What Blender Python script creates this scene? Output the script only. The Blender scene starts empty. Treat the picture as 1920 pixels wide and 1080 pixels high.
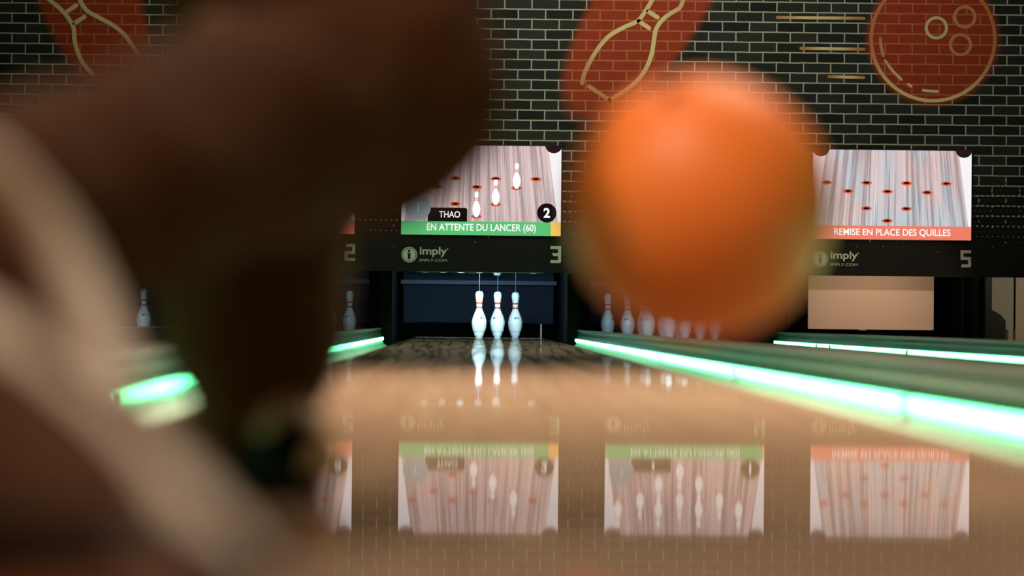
import bpy, bmesh, math, random
from mathutils import Vector, Matrix, Quaternion, noise
random.seed(7)
C = bpy.context.scene.collection
SC = bpy.context.scene

# ------------------------------------------------------------------ camera
F_PX = 4533.0
CAM_H = 0.145
cam_data = bpy.data.cameras.new('camera')
cam_data.sensor_width = 36.0
cam_data.lens = F_PX / 1920 * 36.0
cam_data.dof.use_dof = True
cam_data.dof.focus_distance = 18.6
cam_data.dof.aperture_fstop = 2.4
cam_data.clip_start = 0.05
cam_data.clip_end = 100
cam = bpy.data.objects.new('camera', cam_data)
C.objects.link(cam)
CAM_R = (Matrix.Rotation(-math.atan(81.5 / F_PX), 3, 'Z') @ Matrix.Rotation(math.pi / 2 + math.atan(60.7 / F_PX), 3, 'X')
         @ Matrix.Rotation(0.010, 3, 'Z'))
cam.matrix_world = Matrix.Translation((0, 0, CAM_H)) @ CAM_R.to_4x4()
SC.camera = cam


def at(px, py, d):
    """point of the room at distance d along the lanes that the photo shows at (px, py)"""
    v = CAM_R @ Vector(((px - 960) / F_PX, -(py - 540) / F_PX, -1))
    v *= d / v.y
    return Vector((v.x, v.y, v.z + CAM_H))


# ------------------------------------------------------------------ world, exposure
SC.view_settings.view_transform = 'Standard'
SC.view_settings.look = 'None'
SC.view_settings.gamma = 1.0
SC.view_settings.use_curve_mapping = False
SC.view_settings.exposure = 0.0
w = bpy.data.worlds.new('world')
SC.world = w
w.use_nodes = True
w.node_tree.nodes['Background'].inputs[0].default_value = (0.9, 0.75, 0.6, 1)
w.node_tree.nodes['Background'].inputs[1].default_value = 0.02


def area(name, loc, size, energy, color, target=None, rot=None, spread=180):
    l = bpy.data.lights.new(name, 'AREA')
    l.shape = 'RECTANGLE'
    l.size, l.size_y = size
    l.energy = energy
    l.color = color
    l.spread = math.radians(spread)
    o = bpy.data.objects.new(name, l)
    C.objects.link(o)
    o.location = loc
    if target is not None:
        o.rotation_euler = (Vector(target) - Vector(loc)).to_track_quat('-Z', 'Y').to_euler()
    if rot:
        o.rotation_euler = rot
    return o


LANE_C, PITCH = 0.089, 1.55           # centre of lane three, spacing of the lanes
LW, GW = 1.05, 0.235                  # lane width, gutter width
PIN_Y, MASK_Y, END_Y = 19.7, 18.2, 20.55
FRONT_Y = -3.0


def lane_x(n):
    return LANE_C + (n - 3) * PITCH


# ceiling lamps over the near half of the lanes (warm), over the masking wall, over the bowler, and the cool lamps over the pins
area('lane_lamp', (0.6, 5.0, 3.1), (3.2, 3.2), 235, (1.0, 0.79, 0.58), rot=(0, 0, 0), spread=115)
area('mid_fill', (0.6, 12.5, 3.1), (4.0, 5.0), 105, (1.0, 0.93, 0.72), rot=(0, 0, 0), spread=140)  # added fill that lifts the far half of the lanes
area('wall_wash_lamp', (0.9, 15.4, 3.1), (4.2, 0.4), 72, (1.0, 0.95, 0.78), target=(0.9, 18.2, 2.2))
area('bowler_lamp', (-0.55, 0.9, 2.9), (0.5, 0.5), 5, (1.0, 0.86, 0.70), target=(-0.2, 1.1, 0.1), spread=60)


def spot(name, loc, target, energy, color, cone, blend=0.8, radius=0.15):
    l = bpy.data.lights.new(name, 'SPOT')
    l.energy = energy
    l.color = color
    l.spot_size = math.radians(cone)
    l.spot_blend = blend
    l.shadow_soft_size = radius
    o = bpy.data.objects.new(name, l)
    C.objects.link(o)
    o.location = loc
    o.rotation_euler = (Vector(target) - Vector(loc)).to_track_quat('-Z', 'Y').to_euler()
    return o


spot('ball_fill_spot', (-1.2, 0.25, 2.75), (0.17, 1.97, 0.24), 290, (1.0, 0.80, 0.62), 10)  # added narrow spot that brightens the ball and misses the bowler
area('warm_fill', (-0.4, -1.6, 2.4), (3.0, 1.5), 30, (1.0, 0.45, 0.20), target=(0, 2.0, 0.3))  # added warm ambient fill from behind the camera for bowler and ball
spot('guard_fill_spot', (3.4, 2.0, 2.2), (3.19, 19.1, 0.22), 2900, (1.0, 0.69, 0.50), 4.6, 0.5, 0.1)  # added out of frame to brighten the lowered guard board
for n, e, yy, zz in ((1, 5.0, 18.45, 0.60), (2, 4.0, 19.14, 0.56), (3, 17.0, 19.14, 0.57), (4, 5.0, 19.17, 0.50)):
    area('pin_lamp', (lane_x(n), yy, zz), (0.9, 0.06), e, (0.50, 0.80, 1.0), target=(lane_x(n), 20.2, 0.15), spread=140)
area('guard_fill', (lane_x(5), 18.45, 0.62), (0.8, 0.06), 1.9, (1.0, 0.66, 0.44), target=(lane_x(5), 19.1, 0.35), spread=150)  # added fill for the upper part of the lowered guard board
area('end_fill', (lane_x(6), 18.6, 0.75), (0.7, 0.1), 5.5, (1.0, 0.85, 0.62), target=(lane_x(6) - 0.1, 20.2, 0.35))  # added fill for the pale boards at the right end

# ------------------------------------------------------------------ node helpers
class NT:
    def __init__(s, name):
        s.m = bpy.data.materials.new(name)
        s.m.use_nodes = True
        s.t = s.m.node_tree
        s.n = s.t.nodes
        s.p = s.n.get('Principled BSDF')
        s.out = s.n.get('Material Output')

    def node(s, typ, **kw):
        nd = s.n.new(typ)
        for k, v in kw.items():
            setattr(nd, k, v)
        return nd

    def link(s, a, b):
        s.t.links.new(a, b)

    def put(s, sock, v):
        if hasattr(v, 'node'):
            s.link(v, sock)
        elif v is not None:
            sock.default_value = v

    def math(s, op, a, b=None, c=None, clamp=False):
        nd = s.node('ShaderNodeMath', operation=op, use_clamp=clamp)
        for i, v in enumerate((a, b, c)):
            s.put(nd.inputs[i], v)
        return nd.outputs[0]

    def mix(s, f, a, b):
        nd = s.node('ShaderNodeMix', data_type='RGBA')
        s.put(nd.inputs[0], f)
        s.put(nd.inputs[6], a)
        s.put(nd.inputs[7], b)
        return nd.outputs[2]

    def ramp(s, v, lo, hi):
        nd = s.node('ShaderNodeMapRange', interpolation_type='SMOOTHSTEP')
        s.put(nd.inputs[0], v)
        nd.inputs[1].default_value, nd.inputs[2].default_value = lo, hi
        return nd.outputs[0]

    def coords(s, kind='Object'):
        tc = s.node('ShaderNodeTexCoord')
        sp = s.node('ShaderNodeSeparateXYZ')
        s.link(tc.outputs[kind], sp.inputs[0])
        return tc.outputs[kind], sp.outputs[0], sp.outputs[1], sp.outputs[2]

    def vec(s, x, y, z):
        nd = s.node('ShaderNodeCombineXYZ')
        for i, v in enumerate((x, y, z)):
            s.put(nd.inputs[i], v)
        return nd.outputs[0]

    def noise(s, v, scale, detail=2.0, rough=0.5):
        nd = s.node('ShaderNodeTexNoise')
        s.put(nd.inputs['Vector'], v)
        nd.inputs['Scale'].default_value = scale
        nd.inputs['Detail'].default_value = detail
        nd.inputs['Roughness'].default_value = rough
        return nd.outputs[0]


def col(r, g, b):
    """sRGB 0-255 to linear rgba"""
    f = lambda c: (c / 255 / 12.92) if c <= 10 else ((c / 255 + 0.055) / 1.055) ** 2.4
    return (f(r), f(g), f(b), 1)


def plain(name, rgba, rough=0.5, spec=0.5, metal=0.0, bump=0.0, bscale=60, vary=0.0):
    t = NT(name)
    co, x, y, z = t.coords()
    nz = t.noise(co, bscale, 3)
    if vary:
        dark = tuple(c * (1 - vary) for c in rgba[:3]) + (1,)
        t.put(t.p.inputs['Base Color'], t.mix(nz, dark, rgba))
    else:
        t.p.inputs['Base Color'].default_value = rgba
    t.p.inputs['Roughness'].default_value = rough
    t.p.inputs['Specular IOR Level'].default_value = spec
    t.p.inputs['Metallic'].default_value = metal
    if bump:
        b = t.node('ShaderNodeBump')
        b.inputs['Strength'].default_value = bump
        b.inputs['Distance'].default_value = 0.002
        t.link(nz, b.inputs['Height'])
        t.link(b.outputs[0], t.p.inputs['Normal'])
    return t.m


def glow(name, rgba, strength=1.0):
    """a lit display colour"""
    t = NT(name)
    e = t.node('ShaderNodeEmission')
    e.inputs[0].default_value = rgba
    e.inputs[1].default_value = strength
    t.link(e.outputs[0], t.out.inputs[0])
    t.n.remove(t.p)
    return t.m


# ------------------------------------------------------------------ mesh helpers
def link(name, me, mat, parent=None, smooth=False):
    o = bpy.data.objects.new(name, me)
    C.objects.link(o)
    if mat and not me.materials:
        me.materials.append(mat)
    if smooth:
        for p in me.polygons:
            p.use_smooth = True
    if parent is not None:
        o.parent = parent
    return o


def from_bm(name, bm, mat, parent=None, smooth=False):
    me = bpy.data.meshes.new(name)
    bmesh.ops.recalc_face_normals(bm, faces=bm.faces[:])
    bm.to_mesh(me)
    bm.free()
    return link(name, me, mat, parent, smooth)


def empty(name, loc=(0, 0, 0)):
    o = bpy.data.objects.new(name, None)
    o.empty_display_size = 0.1
    C.objects.link(o)
    o.location = loc
    return o


def tag(o, label, cat, group=None, kind=None):
    o['label'] = label
    o['category'] = cat
    if group:
        o['group'] = group
    if kind:
        o['kind'] = kind
    return o


def struct(o, label=None):
    o['kind'] = 'structure'
    if label:
        o['label'] = label
    return o


def box(bm, x0, x1, y0, y1, z0, z1, bevel=0.0):
    r = bmesh.ops.create_cube(bm, size=1)
    vs = r['verts']
    for v in vs:
        v.co = Vector((x0 + (v.co.x + .5) * (x1 - x0), y0 + (v.co.y + .5) * (y1 - y0), z0 + (v.co.z + .5) * (z1 - z0)))
    if bevel:
        es = list({e for v in vs for e in v.link_edges})
        bmesh.ops.bevel(bm, geom=es, offset=bevel, segments=2, profile=.5, affect='EDGES')


def box_obj(name, x0, x1, y0, y1, z0, z1, mat, parent=None, bevel=0.0):
    bm = bmesh.new()
    box(bm, x0, x1, y0, y1, z0, z1, bevel)
    return from_bm(name, bm, mat, parent)


def prism_xz(bm, pts, y0, y1):
    """closed outline in x,z pulled from y0 (front) to y1 (back)"""
    a = [bm.verts.new((x, y0, z)) for x, z in pts]
    b = [bm.verts.new((x, y1, z)) for x, z in pts]
    n = len(pts)
    bm.faces.new(a)
    bm.faces.new(b[::-1])
    for i in range(n):
        j = (i + 1) % n
        bm.faces.new((a[i], b[i], b[j], a[j]))


def extrude_profile(bm, prof, y0, y1, steps=1, closed=True):
    """profile in x,z carried along y"""
    rows = []
    for s in range(steps + 1):
        y = y0 + (y1 - y0) * s / steps
        rows.append([bm.verts.new((x, y, z)) for x, z in prof])
    n = len(prof)
    rng = n if closed else n - 1
    for s in range(steps):
        for i in range(rng):
            j = (i + 1) % n
            bm.faces.new((rows[s][i], rows[s][j], rows[s + 1][j], rows[s + 1][i]))
    if closed:
        bm.faces.new(rows[0])
        bm.faces.new(rows[-1][::-1])


def lathe(bm, prof, seg=32, cx=0, cy=0, cz=0):
    """profile of (r, z) turned about z"""
    rows = []
    for r, z in prof:
        if r < 1e-6:
            rows.append([bm.verts.new((cx, cy, cz + z))])
        else:
            rows.append([bm.verts.new((cx + r * math.cos(2 * math.pi * i / seg), cy + r * math.sin(2 * math.pi * i / seg), cz + z)) for i in range(seg)])
    for a, b in zip(rows, rows[1:]):
        for i in range(seg):
            j = (i + 1) % seg
            if len(a) == 1 and len(b) > 1:
                bm.faces.new((a[0], b[i], b[j]))
            elif len(b) == 1 and len(a) > 1:
                bm.faces.new((a[i], a[j], b[0]))
            elif len(a) > 1:
                bm.faces.new((a[i], a[j], b[j], b[i]))


def smooth_path(pts, n=6):
    """Catmull-Rom through points"""
    P = [Vector(p) for p in pts]
    if len(P) < 3:
        return P
    out = []
    for i in range(len(P) - 1):
        p0, p1, p2, p3 = P[max(i - 1, 0)], P[i], P[i + 1], P[min(i + 2, len(P) - 1)]
        for k in range(n):
            t = k / n
            out.append(0.5 * ((2 * p1) + (p2 - p0) * t + (2 * p0 - 5 * p1 + 4 * p2 - p3) * t * t + (3 * p1 - p0 - 3 * p2 + p3) * t ** 3))
    out.append(P[-1])
    return out


def ribbon(bm, pts, hw, y0, y1, smooth=6, closed=False):
    """stroke of paint: polyline in x,z with round ends"""
    P = smooth_path([(p[0], p[1], 0) for p in pts], smooth) if smooth else [Vector((p[0], p[1], 0)) for p in pts]
    L, R = [], []
    n = len(P)
    for i in range(n):
        if closed:
            d = P[(i + 1) % n] - P[i - 1]
        else:
            d = P[min(i + 1, n - 1)] - P[max(i - 1, 0)]
        d.normalize()
        nn = Vector((-d.y, d.x, 0))
        L.append(P[i] + nn * hw)
        R.append(P[i] - nn * hw)
    if closed:
        la = [[bm.verts.new((q.x, y, q.y)) for q in s] for y in (y0, y1) for s in (L, R)]
        for i in range(n):
            j = (i + 1) % n
            bm.faces.new((la[0][i], la[0][j], la[1][j], la[1][i]))
            bm.faces.new((la[0][i], la[2][i], la[2][j], la[0][j]))
            bm.faces.new((la[1][i], la[1][j], la[3][j], la[3][i]))
        return
    def cap(c, a, b):
        a0 = math.atan2((a - c).y, (a - c).x)
        return [c + Vector((math.cos(a0 - math.pi * k / 6), math.sin(a0 - math.pi * k / 6), 0)) * hw for k in range(1, 6)]
    out = L + cap(P[-1], L[-1], R[-1]) + R[::-1] + cap(P[0], R[0], L[0])
    nL, nC = len(L), 5
    f = [bm.verts.new((q.x, y0, q.y)) for q in out]
    g = [bm.verts.new((q.x, y1, q.y)) for q in out]
    N = len(out)
    fl, fr = f[:nL], f[nL + nC:nL + nC + nL][::-1]
    for i in range(nL - 1):
        bm.faces.new((fl[i], fl[i + 1], fr[i + 1], fr[i]))
    bm.faces.new([fl[-1]] + f[nL:nL + nC] + [fr[-1]])
    bm.faces.new([fr[0]] + f[nL + nC + nL:] + [fl[0]])
    for i in range(N):
        j = (i + 1) % N
        bm.faces.new((f[i], g[i], g[j], f[j]))


def text_mesh(s, width=None, height=None, bold=0.0, x=0, y=0, z=0, align='L', vcenter=True):
    """flat lettering in the x,z plane facing -y; (x,z) is the left (or centre) of it"""
    cu = bpy.data.curves.new('text', 'FONT')
    cu.body = s
    cu.size = 1
    cu.offset = bold
    cu.fill_mode = 'FRONT'
    o = bpy.data.objects.new('text', cu)
    C.objects.link(o)
    dg = bpy.context.evaluated_depsgraph_get()
    me = bpy.data.meshes.new_from_object(o.evaluated_get(dg))
    bpy.data.objects.remove(o)
    bpy.data.curves.remove(cu)
    xs = [v.co.x for v in me.vertices]
    ys = [v.co.y for v in me.vertices]
    x0, x1, y0, y1 = min(xs), max(xs), min(ys), max(ys)
    sy = height / (y1 - y0) if height else width / (x1 - x0)
    sx = width / (x1 - x0) if width else sy
    for v in me.vertices:
        px = (v.co.x - (x0 if align == 'L' else (x0 + x1) / 2)) * sx
        pz = (v.co.y - (y0 + y1) / 2) * sy
        v.co = Vector((x + px, y, z + pz))
    return me


def disc_pts(cx, cz, rx, rz=None, n=28, a0=0, a1=2 * math.pi):
    rz = rz or rx
    m = n if abs(a1 - a0) >= 6.28 else n + 1
    return [(cx + rx * math.cos(a0 + (a1 - a0) * i / n), cz + rz * math.sin(a0 + (a1 - a0) * i / n)) for i in range(m)]


def plate(name, pts, y0, y1, mat, parent):
    bm = bmesh.new()
    prism_xz(bm, pts, y0, y1)
    return from_bm(name, bm, mat, parent)


def apply_mods(o):
    dg = bpy.context.evaluated_depsgraph_get()
    me = bpy.data.meshes.new_from_object(o.evaluated_get(dg))
    mats = list(o.data.materials)
    o.modifiers.clear()
    o.data = me
    if not me.materials:
        for m in mats:
            me.materials.append(m)
    return o


# ------------------------------------------------------------------ materials
def lane_material():
    t = NT('lacquered_lane_wood')
    co, x, y, z = t.coords()
    # boards running down the lane
    bx = t.math('MULTIPLY', x, 1 / 0.027)
    bid = t.math('FLOOR', bx)
    fr = t.math('FRACT', bx)
    tone = t.noise(t.vec(t.math('MULTIPLY', bid, 7.31), t.math('MULTIPLY', y, 0.35), 0), 1.0, 2)
    grain = t.noise(t.vec(t.math('MULTIPLY', x, 60), t.math('MULTIPLY', y, 1.1), 0), 1.0, 4, 0.6)
    c = t.mix(tone, (0.33, 0.225, 0.15, 1), (0.57, 0.415, 0.29, 1))
    c = t.mix(t.math('MULTIPLY', grain, 0.55), c, (0.25, 0.135, 0.07, 1))
    seam = t.math('LESS_THAN', fr, 0.04)
    c = t.mix(t.math('MULTIPLY', seam, 0.5), c, (0.10, 0.06, 0.035, 1))
    # long dark ball tracks and scuffs, thicker towards the pins
    wob = t.noise(t.vec(t.math('MULTIPLY', x, 1.5), t.math('MULTIPLY', y, 0.22), 3.0), 1.0, 3)
    sc = None
    for k, (sx, sy, off) in enumerate(((13.0, 0.22, 0.0), (16.0, -0.28, 5.0))):
        u = t.math('ADD', t.math('MULTIPLY', x, sx), t.math('MULTIPLY', y, sy))
        v = t.math('SUBTRACT', t.math('MULTIPLY', y, 0.24), t.math('MULTIPLY', x, 0.8))
        nz = t.noise(t.vec(t.math('ADD', u, t.math('MULTIPLY', wob, 2.0)), v, off), 1.0, 1.5, 0.4)
        ln = t.math('SUBTRACT', 1.0, t.math('DIVIDE', t.math('ABSOLUTE', t.math('SUBTRACT', nz, 0.5)), 0.06), clamp=True)
        sc = ln if sc is None else t.math('MAXIMUM', sc, ln)
    dist = t.ramp(y, 5.0, 9.5)
    amount = t.math('MULTIPLY', sc, t.math('ADD', 0.16, t.math('MULTIPLY', dist, 0.84)))
    # weaker light on the far lane, painted in as a greyer brown
    c = t.mix(t.math('MULTIPLY', t.ramp(y, 6.8, 8.6), 0.85), c, (0.27, 0.26, 0.19, 1))
    c = t.mix(amount, c, (0.012, 0.010, 0.008, 1))
    d = t.node('ShaderNodeBsdfDiffuse')
    t.link(c, d.inputs[0])
    g = t.node('ShaderNodeBsdfGlossy')
    g.inputs['Roughness'].default_value = 0.027
    g.inputs[0].default_value = (1, 0.97, 0.93, 1)
    b = t.node('ShaderNodeBump')
    b.inputs['Strength'].default_value = 0.02
    b.inputs['Distance'].default_value = 0.001
    t.link(t.noise(t.vec(t.math('MULTIPLY', x, 3), t.math('MULTIPLY', y, 2.0), 0), 1.0, 2), b.inputs['Height'])
    t.link(b.outputs[0], g.inputs['Normal'])
    fr_ = t.node('ShaderNodeFresnel')
    fr_.inputs[0].default_value = 1.5
    fac = t.math('MULTIPLY', fr_.outputs[0], t.math('SUBTRACT', 0.66, t.math('MULTIPLY', amount, 0.35)))
    mx = t.node('ShaderNodeMixShader')
    t.link(fac, mx.inputs[0])
    t.link(d.outputs[0], mx.inputs[1])
    t.link(g.outputs[0], mx.inputs[2])
    t.link(mx.outputs[0], t.out.inputs[0])
    t.n.remove(t.p)
    return t.m


def brick_material():
    t = NT('printed_brick_masking')
    co, x, y, z = t.coords()
    v = t.vec(t.math('ADD', x, -0.149 + 80 * 0.2056), t.math('ADD', z, -2.493 + 60 * 0.0762), 0)
    nz = t.noise(co, 9.0, 3)
    wob = t.node('ShaderNodeVectorMath', operation='SCALE')
    nn = t.node('ShaderNodeTexNoise')
    t.link(v, nn.inputs['Vector'])
    nn.inputs['Scale'].default_value = 14
    sub = t.node('ShaderNodeVectorMath', operation='SUBTRACT')
    t.link(nn.outputs['Color'], sub.inputs[0])
    sub.inputs[1].default_value = (.5, .5, .5)
    t.link(sub.outputs[0], wob.inputs[0])
    wob.inputs['Scale'].default_value = 0.006
    add = t.node('ShaderNodeVectorMath', operation='ADD')
    t.link(v, add.inputs[0])
    t.link(wob.outputs[0], add.inputs[1])
    br = t.node('ShaderNodeTexBrick')
    t.link(add.outputs[0], br.inputs['Vector'])
    br.inputs['Scale'].default_value = 1.0
    br.inputs['Mortar Size'].default_value = 0.0052
    br.inputs['Mortar Smooth'].default_value = 0.15
    br.inputs['Bias'].default_value = 0.0
    br.inputs['Brick Width'].default_value = 0.2056
    br.inputs['Row Height'].default_value = 0.0762
    br.inputs['Color1'].default_value = (0.012, 0.014, 0.012, 1)
    br.inputs['Color2'].default_value = (0.030, 0.034, 0.029, 1)
    br.inputs['Mortar'].default_value = (0.46, 0.45, 0.35, 1)
    mort = br.outputs['Fac']
    base = br.outputs['Color']
    red = t.mix(mort, t.mix(nz, (0.30, 0.034, 0.013, 1), (0.44, 0.058, 0.020, 1)), (0.52, 0.14, 0.055, 1))

    def ell(cx, cz, ux, uz, la, lb, lo, hi):
        dx, dz = t.math('SUBTRACT', x, cx), t.math('SUBTRACT', z, cz)
        a = t.math('ADD', t.math('MULTIPLY', dx, ux), t.math('MULTIPLY', dz, uz))
        b = t.math('SUBTRACT', t.math('MULTIPLY', dx, uz), t.math('MULTIPLY', dz, ux))
        r = t.math('SQRT', t.math('ADD', t.math('POWER', t.math('DIVIDE', a, la), 2), t.math('POWER', t.math('DIVIDE', b, lb), 2)))
        return t.ramp(r, hi, lo)
    c1 = at(1213, 20, MASK_Y)
    c2 = at(165, -5, MASK_Y)
    c3 = at(1749.4, 73, MASK_Y)
    m = t.math('MAXIMUM', ell(c1.x, c1.z, 0.56, 0.83, 0.98, 0.40, 0.86, 1.08), ell(c2.x, c2.z, -0.42, 0.91, 0.85, 0.38, 0.82, 1.06))
    m = t.math('MAXIMUM', m, ell(c3.x, c3.z, 1, 0, 0.485, 0.485, 0.95, 1.10))
    c = t.mix(t.math('MULTIPLY', m, 0.93), base, red)
    # the print breaks up into dots and fades to black going down
    k = 1 / 0.0395
    row = t.math('FLOOR', t.math('MULTIPLY', z, k))
    sh = t.math('MULTIPLY', t.math('MODULO', row, 2.0), 0.5)
    fx = t.math('SUBTRACT', t.math('FRACT', t.math('ADD', t.math('MULTIPLY', t.math('ADD', x, 20), k), sh)), 0.5)
    fz = t.math('SUBTRACT', t.math('FRACT', t.math('MULTIPLY', z, k)), 0.5)
    r = t.math('SQRT', t.math('ADD', t.math('MULTIPLY', fx, fx), t.math('MULTIPLY', fz, fz)))
    rad = t.node('ShaderNodeMapRange')
    t.link(z, rad.inputs[0])
    for i, q in enumerate((0.66, 1.50, 0.045, 0.75)):
        rad.inputs[1 + i].default_value = q
    dot = t.math('LESS_THAN', r, rad.outputs[0])
    low = t.ramp(z, 0.64, 0.68)
    c = t.mix(t.math('MULTIPLY', dot, low), (0.0095, 0.010, 0.008, 1), c)
    t.link(c, t.p.inputs['Base Color'])
    t.p.inputs['Roughness'].default_value = 0.75
    t.p.inputs['Specular IOR Level'].default_value = 0.15
    return t.m


def screen_wood_material(tint):
    """the animated lane shown on the displays: pale boards running away to a vanishing point"""
    t = NT('display_lane_picture')
    co, x, y, z = t.coords()
    # local frame: x -0.6..0.6, z 0..0.675
    k = t.math('DIVIDE', x, t.math('SUBTRACT', 1.0, t.math('MULTIPLY', z, 0.155 / 0.675)))
    lane = t.math('LESS_THAN', t.math('ABSOLUTE', k), 0.592)
    n1 = t.noise(t.vec(t.math('MULTIPLY', k, 26), t.math('MULTIPLY', z, 0.5), tint), 1.0, 4, 0.7)
    n2 = t.noise(t.vec(t.math('MULTIPLY', k, 90), t.math('MULTIPLY', z, 1.5), tint + 4), 1.0, 3, 0.7)
    n3 = t.noise(t.vec(t.math('MULTIPLY', k, 5), t.math('MULTIPLY', z, 2.5), tint + 9), 1.0, 2)
    c = t.mix(t.ramp(n3, 0.35, 0.65), col(225, 196, 192), col(196, 205, 214) if tint > 1 else col(214, 188, 188))
    c = t.mix(t.math('MULTIPLY', t.ramp(n1, 0.42, 0.62), 0.72), c, col(128, 114, 116))
    c = t.mix(t.math('MULTIPLY', t.ramp(n2, 0.50, 0.70), 0.65), c, col(240, 228, 226))
    c = t.mix(lane, (0.95, 0.90, 0.92, 1), c)
    e = t.node('ShaderNodeEmission')
    t.link(c, e.inputs[0])
    e.inputs[1].default_value = 1.0
    t.link(e.outputs[0], t.out.inputs[0])
    t.n.remove(t.p)
    return t.m


def strip_material():
    t = NT('green_led_diffuser')
    co, x, y, z = t.coords()
    ph = t.math('FRACT', t.math('MULTIPLY', y, 1 / 0.028))
    tri = t.math('SUBTRACT', 1.0, t.math('MULTIPLY', t.math('ABSOLUTE', t.math('SUBTRACT', ph, 0.5)), 2.0))
    e = t.node('ShaderNodeEmission')
    e.inputs[0].default_value = (0.15, 1.0, 0.40, 1)
    t.link(t.math('ADD', 2.2, t.math('MULTIPLY', t.math('POWER', tri, 2.0), 23.0)), e.inputs[1])
    t.link(e.outputs[0], t.out.inputs[0])
    t.n.remove(t.p)
    return t.m


def cloth_material(name, rgb, rough=0.9):
    t = NT(name)
    co, x, y, z = t.coords()
    wv = t.noise(co, 260, 2)
    big = t.noise(co, 14, 3)
    c = t.mix(t.math('MULTIPLY', big, 0.5), tuple(rgb) + (1,), tuple(q * 0.6 for q in rgb) + (1,))
    t.link(c, t.p.inputs['Base Color'])
    t.p.inputs['Roughness'].default_value = rough
    t.p.inputs['Specular IOR Level'].default_value = 0.15
    b = t.node('ShaderNodeBump')
    b.inputs['Strength'].default_value = 0.3
    b.inputs['Distance'].default_value = 0.001
    t.link(wv, b.inputs['Height'])
    t.link(b.outputs[0], t.p.inputs['Normal'])
    return t.m


M_LANE = lane_material()
M_BRICK = brick_material()
M_LED = strip_material()
M_GUTTER = plain('grey_gutter_plastic', (0.52, 0.56, 0.52, 1), 0.35, 0.5, vary=0.15, bscale=6)
M_RAIL = plain('satin_grey_rail', (0.030, 0.042, 0.034, 1), 0.24, 0.13, vary=0.3, bscale=2.5, bump=0.15)
M_CAP = plain('rail_cap_edge', (0.10, 0.10, 0.09, 1), 0.35)
M_BLACK = plain('matt_black_panel', (0.005, 0.005, 0.005, 1), 0.7, 0.1)
M_DARK = plain('dark_machine_grey', (0.02, 0.022, 0.02, 1), 0.6, 0.3)
M_NAVY = plain('navy_pit_curtain', (0.007, 0.012, 0.025, 1), 0.75, 0.2, vary=0.5, bscale=5)
M_NAVYBAR = plain('navy_cross_bar', (0.014, 0.024, 0.042, 1), 0.5, 0.3)
M_GUARD = plain('pale_guard_board', (0.62, 0.50, 0.40, 1), 0.6, 0.3)
M_PALE = plain('pale_wall_board', (0.50, 0.46, 0.38, 1), 0.8)
M_PIN = plain('white_pin_plastic', (0.80, 0.82, 0.78, 1), 0.28, 0.5, vary=0.06, bscale=12)
M_PINRED = plain('red_pin_band', (0.62, 0.06, 0.025, 1), 0.35)
M_PININK = plain('blue_black_ink', (0.015, 0.03, 0.08, 1), 0.5)
M_STRING = plain('blue_grey_cord', (0.10, 0.20, 0.34, 1), 0.8)
M_SIGN = plain('pale_sign_print', (0.52, 0.53, 0.43, 1), 0.6, 0.2)
M_SIGNINK = plain('dark_sign_print', (0.012, 0.012, 0.010, 1), 0.6, 0.2)
M_BEZEL = plain('black_display_bezel', (0.006, 0.006, 0.006, 1), 0.4)
M_ROD = plain('brass_rod', (0.35, 0.28, 0.18, 1), 0.5)
M_APPROACH = M_LANE

G_WHITE = glow('display_white', (1, 0.99, 0.97, 1), 1.05)
G_GREEN = glow('display_green', col(94, 194, 118))
G_YELLOW = glow('display_yellow', col(250, 196, 96))
G_CORAL = glow('display_coral', col(240, 128, 104))
G_RING = glow('display_ring_orange', col(226, 92, 60))
G_INK = glow('display_black', col(22, 16, 16))
G_CORNER = glow('display_dark_brown', col(40, 24, 24))
G_DISC = glow('display_grey_disc', col(150, 168, 172))
G_DISCINK = glow('display_disc_letter', col(196, 214, 218))
G_TEXT = glow('display_text_white', (0.95, 1.0, 0.95, 1), 1.0)
G_WOOD = {3: screen_wood_material(0.0), 4: screen_wood_material(0.7), 2: screen_wood_material(0.4), 5: screen_wood_material(2.0)}

# ------------------------------------------------------------------ room shell
XL, XR = -7.5, 8.5
struct(box_obj('floor', XL, XR, FRONT_Y, 22.5, -0.16, -0.10, M_DARK))
struct(box_obj('ceiling', XL, XR, FRONT_Y, 22.5, 3.2, 3.3, M_DARK))
struct(box_obj('wall_left', XL - .1, XL, FRONT_Y, 22.5, -0.1, 3.2, M_DARK))
struct(box_obj('wall_right', XR, XR + .1, FRONT_Y, 22.5, -0.1, 3.2, M_DARK))
struct(box_obj('wall_far', XL, XR, 22.5, 22.6, -0.1, 3.2, M_DARK))
struct(box_obj('wall_near', XL, XR, FRONT_Y - .1, FRONT_Y, -0.1, 3.2, M_DARK))

# the printed masking wall above the pins
MASK_Z = 0.507
mask = struct(box_obj('wall_back', XL, XR, MASK_Y, MASK_Y + 0.03, MASK_Z, 3.2, M_BRICK),
              'black brick patterned masking wall with red bowling murals above the pins')


def wall_pt(px, py):
    p = at(px, py, MASK_Y)
    return (p.x, p.z)


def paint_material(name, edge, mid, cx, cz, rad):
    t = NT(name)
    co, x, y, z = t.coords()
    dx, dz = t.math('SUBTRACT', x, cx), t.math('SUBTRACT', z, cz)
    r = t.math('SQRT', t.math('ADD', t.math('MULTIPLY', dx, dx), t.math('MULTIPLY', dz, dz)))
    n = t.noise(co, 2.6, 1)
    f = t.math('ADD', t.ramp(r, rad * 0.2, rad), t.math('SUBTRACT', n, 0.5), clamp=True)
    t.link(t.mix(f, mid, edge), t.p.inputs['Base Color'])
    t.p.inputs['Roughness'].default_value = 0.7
    return t.m


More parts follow.
